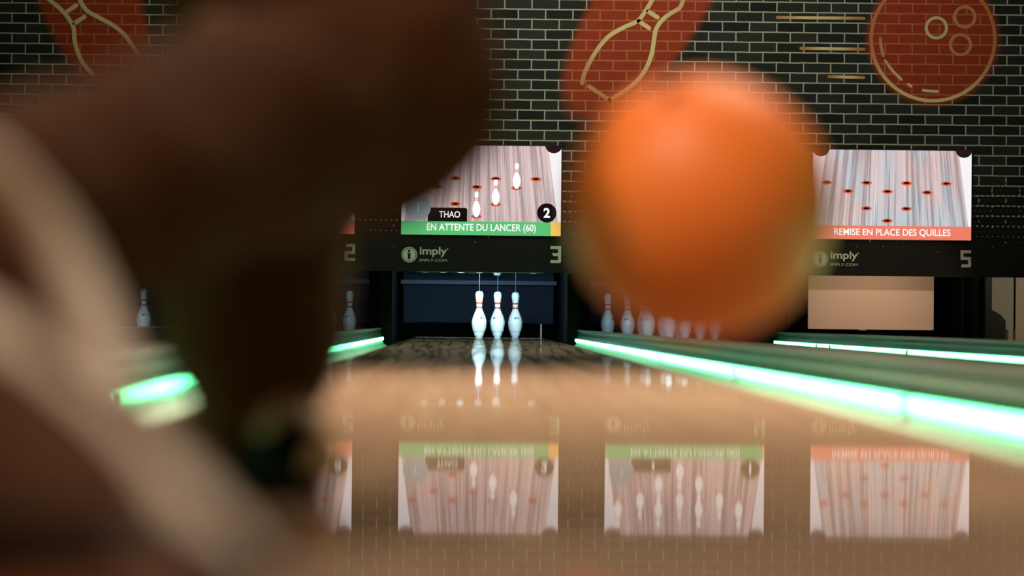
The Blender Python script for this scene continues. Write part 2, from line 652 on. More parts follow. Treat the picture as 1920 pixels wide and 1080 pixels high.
def mural(name, strokes, hw_px, mat, y=MASK_Y):
    bm = bmesh.new()
    for s, closed, sm in strokes:
        ribbon(bm, s, hw_px / 249, y - 0.004, y + 0.001, sm, closed)
    return from_bm(name, bm, mat, mask)


ORANGE, CREAM = (0.55, 0.20, 0.06, 1), (0.78, 0.62, 0.28, 1)
z3 = lambda pts, ox, s: [wall_pt(ox + a / s, b / s) for a, b in pts]
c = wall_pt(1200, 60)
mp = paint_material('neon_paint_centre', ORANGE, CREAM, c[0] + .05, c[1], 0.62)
S = 3.692
mural('mural_pin_outline', [
    (z3([(780, 575), (800, 500), (850, 400), (910, 310), (980, 240), (1080, 185), (1165, 145), (1220, 75), (1265, 0), (1330, -130), (1420, -205), (1515, -170), (1515, -70), (1480, 0),
         (1455, 55), (1390, 95), (1330, 145), (1290, 210), (1275, 300), (1260, 380), (1225, 470), (1160, 560), (1060, 640), (970, 692)], 880, S), False, 5),
    (z3([(970, 692), (830, 600)], 880, S), False, 0),
    (z3([(1238, 80), (1303, 120)], 880, S), False, 0),
    (z3([(1172, 146), (1244, 195)], 880, S), False, 0)], 4.0, mp)
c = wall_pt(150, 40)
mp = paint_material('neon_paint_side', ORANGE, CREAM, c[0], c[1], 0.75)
mural('mural_pin_outline', [
    (z3([(520, 415), (470, 360), (440, 300), (420, 230), (415, 160), (390, 110), (340, 50), (280, 0), (225, -70), (215, -160), (280, -215), (370, -190), (420, -90), (450, 0),
         (490, 60), (560, 100), (640, 145), (700, 195), (740, 250), (775, 300)], 0, 3.0), False, 5),
    (z3([(380, 62), (430, 30)], 0, 3.0), False, 0),
    (z3([(420, 130), (475, 95)], 0, 3.0), False, 0)], 4.0, mp)
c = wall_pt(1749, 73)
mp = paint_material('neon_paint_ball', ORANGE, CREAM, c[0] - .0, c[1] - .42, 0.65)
ring = lambda cx, cy, r, n=40: [wall_pt(1400 + (cx + r * math.cos(2 * math.pi * i / n)) / S, (cy + r * math.sin(2 * math.pi * i / n)) / S) for i in range(n)]
mural('mural_ball_outline', [(ring(1290, 270, 428, 72), True, 0)], 3.3, mp)
bm = mural('mural_ball_shine', [
    (z3([(925, 265), (930, 320), (945, 385)], 1400, S), False, 4),
    (z3([(958, 420), (1010, 490), (1070, 550)], 1400, S), False, 4),
    (z3([(1118, 584), (1138, 597)], 1400, S), False, 0),
    (z3([(1222, 625), (1270, 631), (1320, 634)], 1400, S), False, 3)], 2.6, mp)
M_CREAM = plain('cream_paint', (0.66, 0.56, 0.27, 1), 0.7)
M_ORANGE = plain('orange_paint', (0.60, 0.25, 0.08, 1), 0.7)
mural('mural_finger_hole', [(ring(1313, 193, 70), True, 0)], 2.9, M_CREAM)
mural('mural_finger_hole', [(ring(1510, 118, 70), True, 0)], 2.9, M_ORANGE)
mural('mural_finger_hole', [(ring(1480, 310, 70), True, 0)], 2.9, M_ORANGE)
for a, b, yy in ((212, 812, 124), (374, 812, 338), (570, 810, 534)):
    cc = wall_pt(1400 + (a + b) / 2 / S, yy / S)
    mural('mural_speed_line', [(z3([(a, yy - 3), ((a + b) / 2, yy), (b, yy + 3)], 1400, S), False, 3)], 2.8,
          paint_material('neon_paint_line', ORANGE, CREAM, cc[0], cc[1], (b - a) / S / 249 / 2))

# lane numbers and logos printed along the black foot of the wall
DIG = {  # strokes of the squared numerals in a 1 x 1.6 cell
    '2': [[(0.08, 1.32), (1.0, 1.32), (1.0, 1.6), (0.2, 1.6)], [(0.72, 0.66), (1.0, 0.66), (1.0, 1.6), (0.72, 1.6)], [(0, 0.66), (1.0, 0.66), (1.0, 0.94), (0, 0.94)], [(0, 0), (0.30, 0), (0.30, 0.94), (0, 0.94)], [(0, 0), (1.0, 0), (1.0, 0.28), (0, 0.28)]],
    '3': [[(0, 1.32), (1.0, 1.32), (1.0, 1.6), (0, 1.6)], [(0.72, 0), (1.0, 0.06), (1.0, 1.6), (0.72, 1.6)], [(0.28, 0.66), (1.0, 0.66), (1.0, 0.94), (0.14, 0.94)], [(0, 0), (0.9, 0), (1.0, 0.28), (0, 0.28)]],
    '4': [[(0, 0.5), (0.28, 0.5), (0.28, 1.6), (0, 1.6)], [(0, 0.42), (1.0, 0.42), (1.0, 0.70), (0, 0.70)], [(0.70, 0), (1.0, 0), (1.0, 1.6), (0.70, 1.6)]],
    '5': [[(0, 1.32), (1.0, 1.32), (1.0, 1.6), (0, 1.6)], [(0, 0.7), (0.28, 0.7), (0.28, 1.6), (0, 1.6)], [(0.0, 0.70), (1.0, 0.70), (1.0, 0.98), (0, 0.98)], [(0.72, 0), (1.0, 0.08), (1.0, 0.98), (0.72, 0.98)], [(0.05, 0), (0.92, 0), (1.0, 0.28), (0.15, 0.28)]],
}
for n in (2, 3, 4, 5):
    lx = lane_x(n)
    bm = bmesh.new()
    for i, q in enumerate(DIG[str(n)]):
        prism_xz(bm, [(lx + 0.525 + a * 0.080, 0.580 + b * 0.080) for a, b in q], MASK_Y - 0.003 - i * 0.0001, MASK_Y + 0.001)
    from_bm('lane_number', bm, M_SIGN, mask)
    cx, cz = lx - 0.537, 0.632
    lg = plate('logo_disc', disc_pts(cx, cz, 0.059), MASK_Y - 0.003, MASK_Y + 0.001, M_SIGN, mask)
    bm = bmesh.new()
    ribbon(bm, disc_pts(cx, cz, 0.050, n=36), 0.0022, MASK_Y - 0.0042, MASK_Y - 0.0028, 0, True)
    prism_xz(bm, disc_pts(cx - .002, cz + 0.028, 0.0105, n=16), MASK_Y - 0.0042, MASK_Y - 0.0028)
    prism_xz(bm, [(cx - .011, cz - .034), (cx + .009, cz - .034), (cx + .009, cz + .013), (cx - .015, cz + .013), (cx - .015, cz + .006), (cx - .011, cz + .006)], MASK_Y - 0.0042, MASK_Y - 0.0028)
    from_bm('logo_letter', bm, M_SIGNINK, lg)
    me = text_mesh('imply', width=0.205, height=0.076, bold=0.02, x=cx + 0.078, y=MASK_Y - 0.003, z=cz + 0.022)
    link('logo_word', me, M_SIGN, mask)
    me = text_mesh('IMPLY.COM', width=0.205, height=0.019, bold=0.0, x=cx + 0.078, y=MASK_Y - 0.003, z=cz - 0.041)
    link('logo_address', me, M_SIGN, mask)
    plate('logo_registered_mark', disc_pts(cx + 0.288, cz + 0.045, 0.005, n=12), MASK_Y - 0.003, MASK_Y + 0.001, M_SIGN, mask)

# ------------------------------------------------------------------ lanes, gutters, rails
ORD = {1: 'one', 2: 'two', 3: 'three', 4: 'four', 5: 'five'}
LANE_LABEL = {
    1: 'bowling lane leftmost of all, glimpsed in the gap beside the bowler\'s leg',
    2: 'bowling lane on the left under the number 2, mostly hidden by the bowler',
    3: 'glossy tan wooden lane in the middle with three standing pins, mirroring the screens',
    4: 'bowling lane behind the orange ball between the two green strips on the right',
    5: 'far right bowling lane in front of the lowered pale guard board'}


def make_lane(n):
    cx = lane_x(n)
    t = empty('bowling_lane', (cx, 0, 0))
    tag(t, LANE_LABEL[n], 'bowling lane', 'bowling lanes side by side')
    y0 = -1.2 if n == 3 else 1.45
    bm = bmesh.new()
    box(bm, -LW / 2, LW / 2, 1.45, END_Y, -0.10, 0.0)
    from_bm('lane_surface', bm, M_LANE, t)
    for s in (-1, 1):
        bm = bmesh.new()
        prof = []
        for i in range(15):
            a = math.pi * (1 + i / 14)
            prof.append((LW / 2 + 0.002 + GW / 2 - 0.004 + (GW / 2 - 0.004) * math.cos(a), -0.021 + 0.055 * math.sin(a)))
        prof2 = [(x, z - 0.008) for x, z in prof][::-1]
        extrude_profile(bm, [(x * s, z) for x, z in prof + prof2], 1.45, 18.85, 1)
        from_bm('gutter', bm, M_GUTTER, t, True)
    return t


for n in (1, 2, 3, 4, 5):
    make_lane(n)
bm = bmesh.new()
box(bm, XL, XR, FRONT_Y, 1.445, -0.10, 0.0)
ap = struct(from_bm('floor_approach', bm, M_APPROACH), 'wooden approach floor in front of the lanes')

RAIL_LABEL = {
    1: 'low divider rail far left, between the first two lanes behind the bowler',
    2: 'low dark divider rail left of the middle lane, between lanes 2 and 3',
    3: 'low glossy divider rail right of the middle lane, glowing green above its light strip',
    4: 'low divider rail far right behind the second green strip, before the pale board'}


def make_rail(n):
    """divider between lane n and n + 1"""
    cx = lane_x(n) + PITCH / 2
    t = empty('lane_divider', (cx, 0, 0))
    tag(t, RAIL_LABEL[n], 'lane divider', 'divider rails between the lanes')
    bm = bmesh.new()
    prof = [(-0.013, -0.09), (-0.0125, 0.004), (-0.011, 0.020), (-0.008, 0.030), (-0.0105, 0.040), (-0.0115, 0.058), (-0.009, 0.068),
            (0.009, 0.068), (0.0115, 0.058), (0.0105, 0.040), (0.008, 0.030), (0.011, 0.020), (0.0125, 0.004), (0.013, -0.09)]
    extrude_profile(bm, prof, 1.45, 18.85, 24)
    for v in bm.verts:     # the thin rail is not dead straight
        v.co.x += 0.0016 * math.sin(v.co.y * 2.1 + n) + 0.001 * math.sin(v.co.y * 5.3)
    from_bm('side_panel', bm, M_RAIL, t, True)
    bm = bmesh.new()
    prof = [(-0.013, 0.066), (-0.014, 0.072), (-0.010, 0.078), (0.010, 0.078), (0.014, 0.072), (0.013, 0.066)]
    extrude_profile(bm, prof, 1.45, 18.85, 1)
    from_bm('rail_cap', bm, M_CAP, t)
    return t


for n in (1, 2, 3, 4):
    make_rail(n)


def make_strip(x, side, label, joints):
    """run of green light segments along a gutter wall; side is the way it faces"""
    t = empty('light_strip', (x, 0, 0))
    tag(t, label, 'light strip', 'green light strips along the gutters')
    edges = joints
    for a, b in zip(edges, edges[1:]):
        bm = bmesh.new()
        x0, x1 = sorted((0, side * 0.015))
        box(bm, x0, x1, a + 0.04, b - 0.04, -0.018, 0.006, 0.002)
        from_bm('light_segment', bm, M_LED, t)
    x0, x1 = sorted((0, side * 0.014))
    for e in edges[1:-1]:
        box_obj('joint_clip', x0, x1, e - 0.039, e + 0.039, -0.019, 0.004, M_RAIL, t)
    return t


RX = PITCH / 2 - 0.0166
J = [1.47, 4.60, 7.54, 10.48, 13.42, 16.36, 18.84]
make_strip(lane_x(3) + RX, -1, 'bright green light strip along the right gutter of the middle lane', J)
make_strip(lane_x(3) - RX, 1, 'green light strip along the left gutter of the middle lane, seen beside the bowler', J)
make_strip(lane_x(4) + RX, -1, 'thinner green light strip at the far right below the pale guard board', [1.47, 4.4, 7.3, 10.25, 13.1, 15.9, 16.5, 18.84])

# ------------------------------------------------------------------ pin decks
KICK_LABEL = {1: 'black side wall of the pin deck on the far left between lanes 1 and 2',
              2: 'black side wall of the pin deck left of the three standing pins',
              3: 'black side wall of the pin deck right of the three standing pins',
              4: 'black side wall of the pin deck left of the pale guard board',
              5: 'black side wall of the pin deck right of the pale guard board'}
for n in (1, 2, 3, 4, 5):
    cx = lane_x(n) + PITCH / 2
    t = empty('kickback_wall', (cx, 0, -0.1))
    tag(t, KICK_LABEL[n], 'side wall', 'black side walls between the pin decks')
    bm = bmesh.new()
    box(bm, -0.075, 0.075, 18.90, 21.6, 0, 1.3)
    from_bm('side_board', bm, M_BLACK, t)
    bm = bmesh.new()
    box(bm, -0.090, -0.0752, 18.88, 18.95, 0, 1.3, 0.002)
    box(bm, 0.0752, 0.090, 18.88, 18.95, 0, 1.3, 0.002)
    box(bm, -0.020, 0.020, 18.86, 18.899, 0, 1.3, 0.002)
    from_bm('edge_strip', bm, M_BLACK, t)
    for zz in (0.19, 0.30, 0.52):
        for q in (-0.05, 0.05):
            bm = bmesh.new()
            bmesh.ops.create_uvsphere(bm, u_segments=10, v_segments=6, radius=0.006, matrix=Matrix.Translation((q, 18.899, zz)))
            from_bm('bolt', bm, M_DARK, t, True)

PIT_LABEL = {2: 'dark navy pit curtain behind the pins left of the middle lane', 3: 'dark navy pit curtain behind the three standing pins',
             4: 'dark navy pit curtain behind the pins below the orange ball'}
for n in (2, 3, 4):
    lx = lane_x(n)
    t = empty('pit_curtain', (lx, 21.1, 0.12))
    tag(t, PIT_LABEL[n], 'curtain', 'navy pit curtains behind the pins')
    bm = bmesh.new()
    box(bm, -0.655, 0.655, 0, 0.03, 0, 0.52, 0.004)
    box(bm, -0.655, -0.56, -0.02, 0.0, -0.005, 0.44, 0.004)
    box(bm, 0.49, 0.655, -0.02, 0.0, -0.005, 0.44, 0.004)
    from_bm('curtain_panel', bm, M_NAVY, t)
    bm = bmesh.new()
    box(bm, -0.68, 0.68, -0.10, -0.05, 0.330, 0.372, 0.005)
    from_bm('cross_bar', bm, M_NAVYBAR, t)

GUARD = {2: (0.500, 'pale guard board raised out of sight behind the number 2'),
         3: (0.520, 'pale guard board raised above the three standing pins, only its lower edge showing'),
         4: (0.435, 'pale guard board half raised behind the orange ball'),
         5: (0.100, 'large pale guard board lowered in front of the empty pin deck at the right')}
for n, (z0, lab) in GUARD.items():
    lx = lane_x(n)
    t = empty('guard_board', (lx, 19.1, z0))
    tag(t, lab, 'guard board', 'guard boards over the pin decks')
    bm = bmesh.new()
    box(bm, -0.50, 0.50, 0, 0.02, 0, 0.50, 0.003)
    from_bm('board', bm, M_GUARD, t)
    for s in (-1, 1):
        box_obj('lift_arm', *sorted((s * 0.50, s * 0.686)), 0.021, 0.05, 0.42, 0.48, M_DARK, t)
    bm = bmesh.new()
    box(bm, -0.09, -0.035, 0.002, 0.018, -0.008, -0.0002, 0.002)
    from_bm('pull_tab', bm, M_ROD, t)

rod = box_obj('pit_rod', lane_x(3) + 0.525, lane_x(3) + 0.538, END_Y + 0.01, END_Y + 0.022, -0.1, 0.115, M_ROD)
tag(rod, 'thin tan upright rod at the right end of the middle lane', 'rod')

# ------------------------------------------------------------------ bowling pins
PIN_PROF = [(0.0, 0.0), (0.0255, 0.0), (0.0285, 0.008), (0.0357, 0.0191), (0.0430, 0.045), (0.0497, 0.0572), (0.0560, 0.085), (0.0605, 0.1143), (0.0600, 0.128), (0.0565, 0.1492),
            (0.0508, 0.172), (0.0418, 0.1921), (0.0345, 0.212), (0.0280, 0.2238), (0.0242, 0.240), (0.0228, 0.2540), (0.0236, 0.272), (0.0262, 0.300),
            (0.0302, 0.325), (0.0323, 0.3429), (0.0313, 0.358), (0.0262, 0.3725), (0.0165, 0.3795), (0.0, 0.3815)]


def pin_r(z):
    for (r0, z0), (r1, z1) in zip(PIN_PROF, PIN_PROF[1:]):
        if z0 <= z <= z1 and z1 > z0:
            return r0 + (r1 - r0) * (z - z0) / (z1 - z0)
    return 0.02


def build_pin():
    t = empty('bowling_pin', (0, 0, 0))
    me = []
    pr = smooth_path([(r, z, 0) for r, z in PIN_PROF], 3)
    bm = bmesh.new()
    lathe(bm, [(max(p.x, 0), p.y) for p in pr[3:-1]] + [(0, 0.3815)], 32)
    from_bm('pin_body', bm, M_PIN, t, True)
    for z0, z1 in ((0.240, 0.2535), (0.278, 0.2915)):
        bm = bmesh.new()
        zs = [z0 + (z1 - z0) * i / 4 for i in range(5)]
        lathe(bm, [(pin_r(z0) - .001, z0)] + [(pin_r(z) + 0.0010, z) for z in zs] + [(pin_r(z1) - .001, z1)], 32)
        from_bm('neck_band', bm, M_PINRED, t, True)
    # printed mark wrapped on the belly
    bm = bmesh.new()
    def wrap(a0, a1, z0, z1, k=6):
        for i in range(k):
            q = []
            for a, z in ((a0 + (a1 - a0) * i / k, z0), (a0 + (a1 - a0) * (i + 1) / k, z0), (a0 + (a1 - a0) * (i + 1) / k, z1), (a0 + (a1 - a0) * i / k, z1)):
                r = pin_r(z) + 0.0012
                q.append(bm.verts.new((r * math.sin(a), -r * math.cos(a), z)))
            bm.faces.new(q)
    for k in range(5):     # round emblem
        hz = 0.0085 * math.cos((k - 2) / 2.6)
        wrap(-0.16 + k * 0.055, -0.105 + k * 0.055, 0.163 - hz, 0.163 + hz, 1)
    for k in range(5):     # small letters
        wrap(0.16 + k * 0.10, 0.225 + k * 0.10, 0.160 - (0.003 if k == 3 else 0), 0.168 + (0.003 if k in (0, 3) else 0), 1)
    from_bm('printed_mark', bm, M_PININK, t)
    bm = bmesh.new()
    lathe(bm, [(0.0, 0.380), (0.0022, 0.381), (0.0022, 1.42), (0.0, 1.42)], 8)
    from_bm('pull_cord', bm, M_STRING, t, True)
    return t


PIN0 = build_pin()
used = [False]


def place_pin(x, y, z, rot, label, group):
    if not used[0]:
        used[0] = True
        o = PIN0
    else:
        o = PIN0.copy()
        C.objects.link(o)
        for ch in list(PIN0.children):
            q = ch.copy()
            C.objects.link(q)
            q.parent = o
            if ch.name.startswith('pull_cord') and z > 0.2:
                q.scale.z = (1.42 - z) / 1.42
                q.location.z = 0.381 * (1 - q.scale.z)
                q.scale.z = (1.42 - z - 0.381) / (1.42 - 0.381)
                q.location.z = 0.381 - 0.381 * q.scale.z
    o.location = (x, y, z)
    o.rotation_euler = (0, 0, rot)
    tag(o, label, 'bowling pin', group)
    return o


OFF = {1: (0, 0), 2: (-.5, 1), 3: (.5, 1), 4: (-1, 2), 5: (0, 2), 6: (1, 2), 7: (-1.5, 3), 8: (-.5, 3), 9: (.5, 3), 10: (1.5, 3)}


def pin_xy(n, k):
    a, b = OFF[k]
    return lane_x(n) + a * 0.3048, PIN_Y + b * 0.264


G3 = 'standing pins of the middle lane'
for k, rot, lab in ((1, 0.30, 'front white pin of the middle lane, leftmost of its three standing pins'),
                    (3, -0.55, 'middle of the three standing white pins on the middle lane'),
                    (6, 0.02, 'rightmost and rearmost of the three standing pins on the middle lane')):
    x, y = pin_xy(3, k)
    place_pin(x, y, 0, rot, lab, G3)
HUNG = {7: 'hoisted pin farthest left above the middle lane, only its base showing', 4: 'hoisted pin above the middle lane, base second from the left',
        2: 'hoisted pin above the middle lane, base third from the left, front one', 8: 'hoisted pin above the middle lane, base third from the left, rear one',
        5: 'hoisted pin hanging straight above the front standing pin', 9: 'hoisted pin whose round base hangs above the middle standing pin',
        10: 'hoisted pin farthest right above the middle lane, only its base showing'}
for k, lab in HUNG.items():
    x, y = pin_xy(3, k)
    z = 0.145 + 89.0 / F_PX * y - (0.022 if k == 9 else 0.004)
    place_pin(x, y, z, 0.2 * k, lab, 'hoisted pins above the middle lane')
L2 = {10: 'white pin nearest the left side wall, beyond the divider left of the middle lane',
      6: 'white pin half hidden by the bowler, left of the last pin beyond the left divider'}
for k, lab in L2.items():
    x, y = pin_xy(2, k)
    place_pin(x, y, 0, -0.6, lab, 'pins left of the middle lane')
L4 = {7: 'leftmost white pin beyond the right divider, just clear of the orange ball', 4: 'second pin from the left beyond the right divider, under the ball\'s edge',
      2: 'front pin of the third column under the orange ball', 8: 'rear pin of the third column under the orange ball',
      1: 'head pin of the lane behind the orange ball', 5: 'pin directly behind the head pin under the orange ball',
      3: 'pin right of the head pin behind the orange ball', 9: 'rear row pin third from left behind the orange ball',
      6: 'pin second from the right behind the orange ball', 10: 'rightmost pin of the rack behind the orange ball'}
for k, lab in L4.items():
    x, y = pin_xy(4, k)
    place_pin(x, y, 0, 0.8 if k % 2 else -0.4, lab, 'full rack of pins behind the orange ball')
x, y = pin_xy(1, 6)
place_pin(x, y, 0, 0, 'pale pin far left, glimpsed in the gap beside the bowler\'s leg', 'pins far left')

struct(box_obj('hoist_machine_box', XL, XR, 19.5, 20.7, 1.42, 1.7, M_DARK))  # unseen pin hoist machine box that the pull cords run up to

# machinery and boards at the far right, beyond the last lane
t = empty('machine_housing', (4.065, 19.0, -0.1))
tag(t, 'dark machine with a sloping cover right of the lowered guard board', 'machine')
bm = bmesh.new()
prism_xz(bm, [(0.0, 0.12), (0.186, 0.12), (0.186, 0.278), (0.150, 0.325), (0.075, 0.368), (0.075, 0.80), (0.0, 0.80)], 0.05, 0.7)
from_bm('cover', bm, M_DARK, t)
box_obj('base_box', 0.0, 0.30, 0.0, 0.7, 0.0, 0.118, M_BLACK, t, 0.01)
for q in (0.20, 0.255):
    bm = bmesh.new()
    lathe(bm, [(0, 0.118), (0.010, 0.118), (0.010, 0.21), (0, 0.21)], 10, q, 0.06)
    from_bm('post', bm, M_CAP, t)
for x0, x1, yy, mt, lab in ((4.20, 4.575, 20.2, M_PALE, 'grey beige upright board behind the dark sloping machine'), (4.58, 5.3, 20.15, M_GUARD, 'cream upright board cut off by the right edge of the photo')):
    o = box_obj('wall_board', x0, x1, yy, yy + .03, -0.1, 0.9, mt, None, 0.003)
    tag(o, lab, 'board')

# ------------------------------------------------------------------ displays
SW, SH, SZ = 1.20, 0.675, 0.783
LAYOUT = [(-124, 62), (-48.5, 62), (27, 62), (102, 62), (-83, 78), (-9, 78), (66, 79), (-48.5, 110), (27, 110), (-9, 133)]     # px from the display's top centre
PINSPOT = {1: 9, 3: 8, 2: 7, 6: 6, 5: 5, 4: 4, 10: 3, 9: 2, 8: 1, 7: 0}


def icon_pin(cx, cz, h):
    s = h / 0.3815
    R = [(r * s * 0.98, z * s) for r, z in PIN_PROF[1:]]
    return [(cx - r, cz + z) for r, z in R] + [(cx + r, cz + z) for r, z in R[::-1][1:]]


def make_display(n, banner, text, tw, label, pins=(), badge=None, name=None, initial=None, yellow=0.0):
    lx = lane_x(n)
    t = empty('display_screen', (lx, MASK_Y, SZ))
    tag(t, label, 'screen', 'score screens on the brick wall')
    q = lambda px, py: (px / 249, SH - py / 249)
    yf = -0.020
    box_obj('bezel', -SW / 2 - 0.008, SW / 2 + 0.008, -0.0185, -0.0002, -0.006, SH + 0.008, M_BEZEL, t, 0.002)
    lay = [yf]

    def part(nm, pts, mat, par=t, dy=0.0004):
        return plate(nm, pts, yf - dy, yf - dy + 0.0003, mat, par)
    box_obj('picture_panel', -SW / 2, SW / 2, yf, -0.0186, 0, SH, G_WOOD[n], t)
    up = set(pins)
    for i, (a, b) in enumerate(LAYOUT):
        cx, cz = q(a, b)
        s = part('spot_ring', disc_pts(cx, cz, 0.041, 0.0165, 24), G_RING, t, 0.0006)
        part('spot_hole', disc_pts(cx, cz + .0015, 0.024, 0.0085, 20), G_INK, s, 0.0010)
    for k in pins:
        a, b = LAYOUT[PINSPOT[k]]
        cx, cz = q(a, b + 1.0)
        dy = 0.0014 + 0.0001 * (10 - k)
        p = part('pin_icon', icon_pin(cx, cz, 0.192), G_WHITE, t, dy)
        for zz in (0.124, 0.138):
            part('icon_band', [(cx - .0135, cz + zz), (cx + .0135, cz + zz), (cx + .0135, cz + zz + .006), (cx - .0135, cz + zz + .006)], G_RING, p, dy + 0.00006)
    bn = part('status_banner', [(-SW / 2, 0), (SW / 2, 0), (SW / 2, 0.103), (-SW / 2, 0.103)], banner, t, 0.0030)
    if yellow:
        part('banner_end', [(SW / 2 - yellow, 0), (SW / 2, 0), (SW / 2, 0.103), (SW / 2 - yellow, 0.103)], G_YELLOW, bn, 0.0034)
    me = text_mesh(text, width=tw, height=0.060 if '(' not in text else 0.070, bold=0.016 if '(' in text else 0.013, x=0.003, y=yf - 0.0040, z=0.051, align='C')
    link('banner_text', me, G_TEXT, bn)
    for s in (-1, 1):
        part('corner_disc', disc_pts(s * (SW / 2 - 0.058), SH + 0.008, 0.064, 0.060, 16, math.pi, 2 * math.pi), G_CORNER, t, 0.0008)
    if badge:
        cx, cz = q(123, 125)
        b = part('ball_badge', disc_pts(cx, cz, 0.073), G_INK, t, 0.0044)
        link('badge_number', text_mesh(badge, height=0.075, bold=0.03, x=cx, y=yf - 0.0050, z=cz, align='C'), G_WHITE, b)
    if name:
        x0, z0 = q(-100, 143)
        x1, z1 = q(-26, 117)
        r = 0.018
        nt = part('name_tag', [(x0, z0), (x1, z0)] + [(x1 - r + r * math.cos(a), z1 - r + r * math.sin(a)) for a in (0, .4, .8, 1.2, math.pi / 2)] + [(x0, z1)], G_INK, t, 0.0034)
        cx, cz = q(-59, 129.5)
        link('name_text', text_mesh(name, width=0.158 if len(name) > 2 else 0.02, height=0.048, bold=0.012, x=cx, y=yf - 0.0042, z=cz, align='C'), G_WHITE, nt)
        cx, cz = q(-118, 117)
        d = part('player_disc', disc_pts(cx, cz, 0.096), G_DISC, t, 0.0044)
        link('disc_letter', text_mesh(initial, height=0.072, bold=-0.01, x=cx, y=yf - 0.0050, z=cz, align='C'), G_DISCINK, d)
    return t


make_display(3, G_GREEN, 'EN ATTENTE DU LANCER (60)', 0.82, 'screen with a green banner and three white pins, above the middle lane', (6, 3, 1), '2', 'THAO', 'T', 0.075)
make_display(4, G_GREEN, 'EN ATTENTE DU LANCER (60)', 0.82, 'screen hidden behind the orange ball, mirrored in the lane with ten pins', (10, 9, 8, 7, 6, 5, 4, 3, 2, 1), '1', '1', '1', 0.012)
make_display(5, G_CORAL, 'REMISE EN PLACE DES QUILLES', 0.88, 'screen with a coral banner and empty pin spots, far right')
make_display(2, G_CORAL, 'REMISE EN PLACE DES QUILLES', 0.88, 'screen mostly hidden behind the bowler, a coral corner above the number 2', (), '8')

# ------------------------------------------------------------------ the ball
def make_ball():
    ctr = at(1312, 388, 1.974)
    R = 0.108
    bm = bmesh.new()
    bmesh.ops.create_uvsphere(bm, u_segments=96, v_segments=64, radius=R)
    t = NT('orange_ball_resin')
    co, x, y, z = t.coords()
    nz = t.noise(co, 9, 3)
    t.link(t.mix(nz, (0.85, 0.19, 0.025, 1), (0.95, 0.25, 0.045, 1)), t.p.inputs['Base Color'])
    t.p.inputs['Roughness'].default_value = 0.48
    t.p.inputs['Specular IOR Level'].default_value = 0.35
    ball = from_bm('bowling_ball', bm, t.m, None, True)
    tag(ball, 'large blurred orange bowling ball in mid air right of the bowler', 'bowling ball')
    hole_m = plain('dark_orange_bore', (0.22, 0.045, 0.01, 1), 0.7)
    dirs = [Vector((-0.27, -0.47, 0.84)), Vector((-0.02, 0.32, 0.95)), Vector((-0.32, 0.34, 0.88))]
    for i, d in enumerate(dirs):
        d.normalize()
        rr = 0.0125 if i == 0 else 0.0115
        bm = bmesh.new()
        bmesh.ops.create_cone(bm, cap_ends=True, segments=24, radius1=rr, radius2=rr, depth=0.05,
                              matrix=Matrix.Translation(d * R) @ d.to_track_quat('Z', 'Y').to_matrix().to_4x4())
        cut = from_bm('bore_cutter', bm, None)
        md = ball.modifiers.new('bore', 'BOOLEAN')
        md.operation = 'DIFFERENCE'
        md.solver = 'EXACT'
        md.object = cut
        apply_mods(ball)
        bpy.data.objects.remove(cut)
        bm = bmesh.new()
        bmesh.ops.create_cone(bm, cap_ends=True, segments=24, radius1=rr * 0.97, radius2=rr * 0.97, depth=0.004,
                              matrix=Matrix.Translation(d * (R - 0.0215)) @ d.to_track_quat('Z', 'Y').to_matrix().to_4x4())
        from_bm('finger_hole', bm, hole_m, ball)
    ball.location = ctr
    return ball


make_ball()

# ------------------------------------------------------------------ the bowler
def capsule(bm, p0, r0, p1, r1, seg=20, flat=None):
    p0, p1 = Vector(p0), Vector(p1)
    ax = p1 - p0
    L = ax.length
    qt = ax.to_track_quat('Z', 'Y') if L > 1e-6 else Quaternion()
    prof = []
    for i in range(7):
        a = -math.pi / 2 + math.pi / 2 * i / 6
        prof.append((r0 * math.cos(a), r0 * math.sin(a)))
    for i in range(7):
        a = math.pi / 2 * i / 6
        prof.append((r1 * math.cos(a), L + r1 * math.sin(a)))
    prof[0] = (0, prof[0][1])
    prof[-1] = (0, prof[-1][1])
    b2 = bmesh.new()
    lathe(b2, prof, seg)
    bmesh.ops.recalc_face_normals(b2, faces=b2.faces[:])
    M = Matrix.Translation(p0) @ qt.to_matrix().to_4x4()
    mp = {v: bm.verts.new(M @ v.co) for v in b2.verts}
    for f in b2.faces:
        bm.faces.new([mp[v] for v in f.verts])
    b2.free()


def ellipsoid(bm, c, r, rot=None):
    M = Matrix.Translation(Vector(c)) @ (rot.to_4x4() if rot else Matrix.Identity(4)) @ Matrix.Diagonal((r[0], r[1], r[2], 1))
    bmesh.ops.create_uvsphere(bm, u_segments=28, v_segments=18, radius=1, matrix=M)


def fused(name, bm, mat, parent=None, voxel=0.01, smooth=8, folds=0.0, fscale=14, fvec=(1, 1, 1)):
    o = from_bm(name, bm, mat)
    m = o.modifiers.new('fuse', 'REMESH')
    m.mode = 'VOXEL'
    m.voxel_size = voxel
    if smooth:
        s = o.modifiers.new('soft', 'SMOOTH')
        s.iterations = smooth
        s.factor = 0.5
    apply_mods(o)
    me = o.data
    if folds:
        ns = [v.normal.copy() for v in me.vertices]
        for v, nn in zip(me.vertices, ns):
            p = Vector((v.co.x * fvec[0], v.co.y * fvec[1], v.co.z * fvec[2])) * fscale
            k = 1 - 2 * abs(noise.noise(p)) + 0.4 * noise.noise(p * 2.3)
            v.co += nn * folds * (k - 0.4)
    for p in me.polygons:
        p.use_smooth = True
    if parent is not None:
        o.parent = parent
    return o


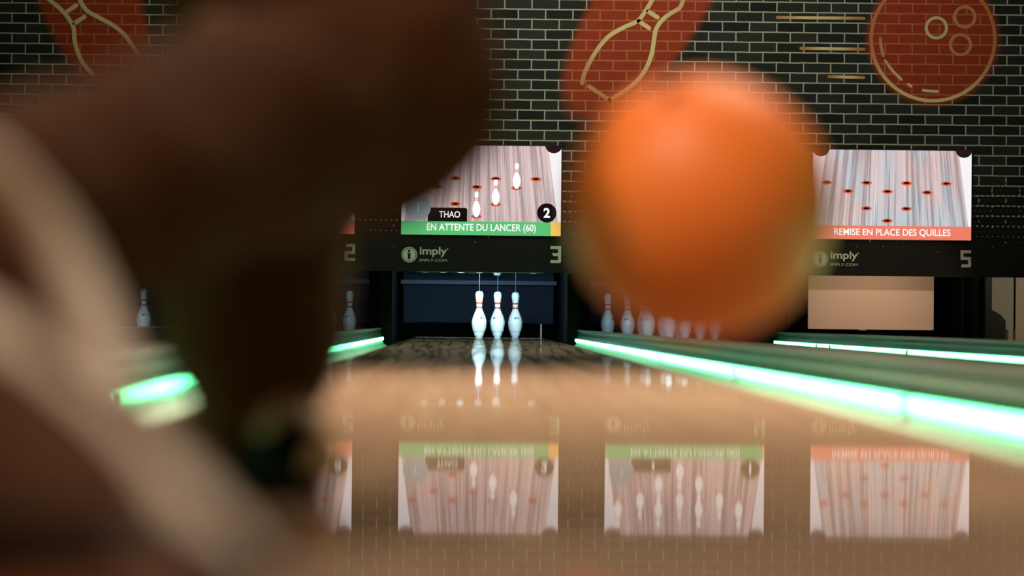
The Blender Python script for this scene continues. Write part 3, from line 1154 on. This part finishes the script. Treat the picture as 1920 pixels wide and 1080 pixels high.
M_SKIN = plain('warm_skin', (0.45, 0.26, 0.17, 1), 0.5, 0.4, vary=0.12, bscale=20)
M_HAIR = plain('black_hair', (0.012, 0.008, 0.006, 1), 0.45, 0.4, bump=0.6, bscale=200)
M_JACKET = cloth_material('dark_brown_jacket_cloth', (0.072, 0.026, 0.0075))
M_TROUSER = cloth_material('brown_trouser_cloth', (0.072, 0.026, 0.0075))
M_LITFOLD = cloth_material('lit_fold_cloth', (0.70, 0.61, 0.50))  # pale tone stands in for light falling on the brown trouser leg
M_SHOEBLK = plain('black_shoe_leather', (0.005, 0.005, 0.005, 1), 0.8, 0.1)
M_SHOETAN = plain('tan_shoe_suede', (0.60, 0.44, 0.27, 1), 0.8, 0.2, bump=0.4, bscale=150)
M_SOLE = plain('dark_shoe_sole', (0.012, 0.005, 0.003, 1), 0.8, 0.1)

V = Vector
HIP_L, HIP_R = V((-0.155, 1.80, 0.290)), V((-0.077, 1.77, 0.311))
KNEE_L, ANK_L = V((-0.198, 2.30, 0.38)), V((-0.180, 2.06, 0.085))
KNEE_R, ANK_R = V((-0.335, 1.25, 0.155)), V((-0.115, 0.85, 0.044))
HEEL_L, TOE_L = V((-0.140, 1.99, 0.03)), V((-0.262, 2.20, 0.025))
HEEL_R, TOE_R = V((-0.100, 0.79, 0.048)), V((-0.318, 0.71, 0.048))
PELV = V((-0.120, 1.80, 0.36))
CHEST = V((-0.10, 2.20, 0.74))
NECK = V((-0.09, 2.33, 0.93))
HEAD = V((-0.085, 2.43, 1.06))
SH_R, EL_R, WR_R = V((0.075, 2.26, 0.84)), V((0.16, 2.19, 0.74)), V((0.20, 2.30, 0.70))
SH_L, EL_L, WR_L = V((-0.27, 2.26, 0.86)), V((-0.50, 2.16, 0.78)), V((-0.70, 2.20, 0.82))


def hand(bm, wr, fwd, side, up):
    """palm and five bent fingers"""
    fwd, side, up = fwd.normalized(), side.normalized(), up.normalized()
    pc = wr + fwd * 0.05
    for s in (-0.026, -0.009, 0.009, 0.026):
        capsule(bm, wr + side * s * 0.6, 0.017, wr + fwd * 0.088 + side * s, 0.0125, 10)
    for s, L in ((-0.030, 0.072), (-0.0105, 0.084), (0.0105, 0.080), (0.030, 0.062)):
        a = wr + fwd * 0.09 + side * s
        b = a + fwd * L * 0.48 - up * L * 0.14
        c_ = b + fwd * L * 0.26 - up * L * 0.22
        d = c_ + fwd * L * 0.10 - up * L * 0.22
        capsule(bm, a, 0.0095, b, 0.0085, 10)
        capsule(bm, b, 0.0085, c_, 0.0078, 10)
        capsule(bm, c_, 0.0078, d, 0.007, 10)
    a = wr + fwd * 0.028 - side * 0.026
    b = a + fwd * 0.032 - side * 0.028 - up * 0.008
    c_ = b + fwd * 0.030 - side * 0.006 - up * 0.010
    capsule(bm, a, 0.013, b, 0.0105, 10)
    capsule(bm, b, 0.0105, c_, 0.0085, 10)


bm = bmesh.new()
ellipsoid(bm, HEAD + V((0, 0.01, 0.02)), (0.074, 0.095, 0.112), Matrix.Rotation(-0.35, 3, 'X'))
ellipsoid(bm, HEAD + V((0, 0.055, -0.055)), (0.050, 0.050, 0.055), Matrix.Rotation(-0.35, 3, 'X'))
capsule(bm, HEAD + V((0, 0.108, 0.0)), 0.010, HEAD + V((0, 0.122, -0.028)), 0.014, 10)       # nose
for s in (-1, 1):
    capsule(bm, HEAD + V((s * 0.076, -0.005, 0.015)), 0.014, HEAD + V((s * 0.074, 0.0, -0.025)), 0.009, 10)   # ears
    capsule(bm, HEAD + V((s * 0.012, 0.112, -0.058)), 0.007, HEAD + V((s * 0.020, 0.108, -0.058)), 0.005, 10)  # lips
capsule(bm, NECK + V((0, -0.04, -0.05)), 0.058, HEAD + V((0, -0.005, -0.03)), 0.052)
capsule(bm, PELV, 0.10, CHEST, 0.115)
capsule(bm, CHEST, 0.11, NECK + V((0, -.03, -.04)), 0.07)
capsule(bm, SH_L, 0.052, SH_R, 0.052)
capsule(bm, HIP_L, 0.085, HIP_R, 0.085)
capsule(bm, HIP_L, 0.078, KNEE_L, 0.050)
capsule(bm, KNEE_L, 0.048, ANK_L, 0.034)
capsule(bm, HIP_R, 0.078, KNEE_R, 0.048)
capsule(bm, KNEE_R, 0.044, ANK_R, 0.029)
for sh, el, wr in ((SH_R, EL_R, WR_R), (SH_L, EL_L, WR_L)):
    capsule(bm, sh, 0.050, el, 0.038)
    capsule(bm, el, 0.038, wr, 0.026)
capsule(bm, ANK_L, 0.034, HEEL_L + V((0, 0, .01)), 0.03)
capsule(bm, HEEL_L + V((0, 0, .01)), 0.03, TOE_L + V((.02, -.03, .005)), 0.026)
capsule(bm, ANK_R, 0.029, HEEL_R, 0.028)
capsule(bm, HEEL_R, 0.028, TOE_R + V((.03, .01, 0)), 0.022)
hand(bm, WR_R, V((0.04, 0.14, -0.02)), V((-1, 0.2, 0)), V((0.1, -0.9, -0.5)))
hand(bm, WR_L, V((-0.16, 0.04, 0.0)), V((0, -1, 0.0)), V((0, 0, 1)))
person = fused('person', bm, M_SKIN, None, 0.0062, 3)
tag(person, 'blurred bowler in dark brown clothes lunging low at left, seen from behind', 'person')
bm = bmesh.new()
for s in (-1, 1):
    bmesh.ops.create_uvsphere(bm, u_segments=16, v_segments=10, radius=0.0115, matrix=Matrix.Translation(HEAD + V((s * 0.030, 0.093, 0.008))))
from_bm('eyes', bm, plain('dark_eye', (0.02, 0.012, 0.01, 1), 0.2), person, True)
bm = bmesh.new()
ellipsoid(bm, HEAD + V((0, -0.008, 0.045)), (0.088, 0.104, 0.106), Matrix.Rotation(-0.35, 3, 'X'))
ellipsoid(bm, HEAD + V((0, -0.050, -0.02)), (0.080, 0.062, 0.10))
fused('hair', bm, M_HAIR, person, 0.008, 3, 0.006, 30)

# jacket: back, waist, sleeves
bm = bmesh.new()
capsule(bm, PELV + V((-0.018, 0, 0.045)), 0.098, CHEST + V((-0.03, 0, 0)), 0.125)
capsule(bm, PELV + V((0.03, -0.01, 0.045)), 0.105, CHEST + V((0.04, 0, 0)), 0.125)
capsule(bm, CHEST, 0.13, NECK + V((0, -.045, -.055)), 0.075)
capsule(bm, SH_L, 0.068, SH_R, 0.068)
for sh, el, wr in ((SH_R, EL_R, WR_R), (SH_L, EL_L, WR_L)):
    capsule(bm, sh, 0.068, el, 0.054)
    capsule(bm, el, 0.054, wr, 0.043)
fused('jacket', bm, M_JACKET, person, 0.011, 6, 0.012, 9, (1, 1, 1.6))

# trousers: seat, both legs
bm = bmesh.new()
capsule(bm, HIP_L + V((-0.0, 0.0, 0.0)), 0.092, HIP_R + V((-0.005, 0, 0.005)), 0.108)
capsule(bm, HIP_L, 0.095, KNEE_L, 0.090)
capsule(bm, KNEE_L, 0.090, ANK_L + V((0.0, 0, 0.04)), 0.078)
capsule(bm, ANK_L + V((-0.004, 0.0, 0.14)), 0.088, ANK_L + V((0.0, -0.015, -0.015)), 0.056)
capsule(bm, HIP_R, 0.086, KNEE_R, 0.060)
capsule(bm, KNEE_R, 0.060, ANK_R, 0.042)
# slack trouser cloth behind the bent knee
P = smooth_path([at(*p) for p in ((-220, 330, 1.22), (-90, 410, 1.22), (0, 490, 1.21), (90, 590, 1.18), (165, 705, 1.13), (235, 825, 1.06), (300, 940, 0.98))], 3)
for a, b in zip(P, P[1:]):
    capsule(bm, a, 0.021, b, 0.021, 12)
trousers = fused('trousers', bm, M_TROUSER, person, 0.008, 5, 0.006, 10, (1, 1, 1))

# two lit folds of the bent leg, their light painted as pale tan cloth
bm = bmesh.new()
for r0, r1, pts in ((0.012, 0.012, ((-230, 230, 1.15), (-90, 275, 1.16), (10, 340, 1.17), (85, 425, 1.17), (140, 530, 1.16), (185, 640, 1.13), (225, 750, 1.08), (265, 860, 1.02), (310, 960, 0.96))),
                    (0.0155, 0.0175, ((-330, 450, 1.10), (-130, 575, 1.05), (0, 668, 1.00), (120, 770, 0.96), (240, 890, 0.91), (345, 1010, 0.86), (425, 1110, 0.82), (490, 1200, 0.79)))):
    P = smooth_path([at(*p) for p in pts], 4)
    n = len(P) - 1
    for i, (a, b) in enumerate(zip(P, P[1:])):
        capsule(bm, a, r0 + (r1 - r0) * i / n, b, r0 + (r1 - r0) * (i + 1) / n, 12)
fused('lit_leg_folds', bm, M_LITFOLD, person, 0.006, 4, 0.003, 18)


def shoe(heel, toe, parent, up=(0, 0, 1)):
    ax = (toe - heel)
    L = ax.length
    yv = ax.normalized()
    xv = yv.cross(Vector(up)).normalized()
    base = Matrix.Translation(heel) @ Matrix((xv, yv, xv.cross(yv))).transposed().to_4x4()
    def put(o):
        o.data.transform(base)
        return o
    bm = bmesh.new()
    capsule(bm, (0, -0.005, 0.010), 0.032, (0, L * 0.45, 0.016), 0.037)
    capsule(bm, (0, L * 0.45, 0.020), 0.040, (0, L * 0.90, 0.006), 0.030)
    capsule(bm, (0, 0.03, 0.02), 0.030, (0, L * 0.32, 0.032), 0.032)
    sh = put(fused('shoe', bm, M_SHOEBLK, None, 0.006, 4))
    sh.parent = parent
    bm = bmesh.new()
    capsule(bm, (0.006, -0.012, 0.007), 0.028, (0.014, L * 0.36, 0.007), 0.032)
    put(fused('heel_patch', bm, M_SHOETAN, None, 0.005, 3)).parent = sh
    bm = bmesh.new()
    pts = []
    for i in range(32):
        a = 2 * math.pi * i / 32
        yy = math.sin(a)
        pts.append(((0.038 + 0.008 * yy) * math.cos(a), L * 0.47 + (L * 0.47 + 0.045) * yy))
    lo = [bm.verts.new((x, y, -0.024)) for x, y in pts]
    hi = [bm.verts.new((x, y, -0.006)) for x, y in pts]
    bm.faces.new(hi)
    bm.faces.new(lo[::-1])
    for i in range(32):
        j = (i + 1) % 32
        bm.faces.new((lo[i], lo[j], hi[j], hi[i]))
    put(from_bm('sole', bm, M_SOLE)).parent = sh
    return sh


shoe(V((HEEL_L.x, HEEL_L.y, 0.0255)), V((TOE_L.x, TOE_L.y, 0.0255)), person)
shoe(HEEL_R, TOE_R, person, ANK_R - HEEL_R + V((0, 0, 0.004)))
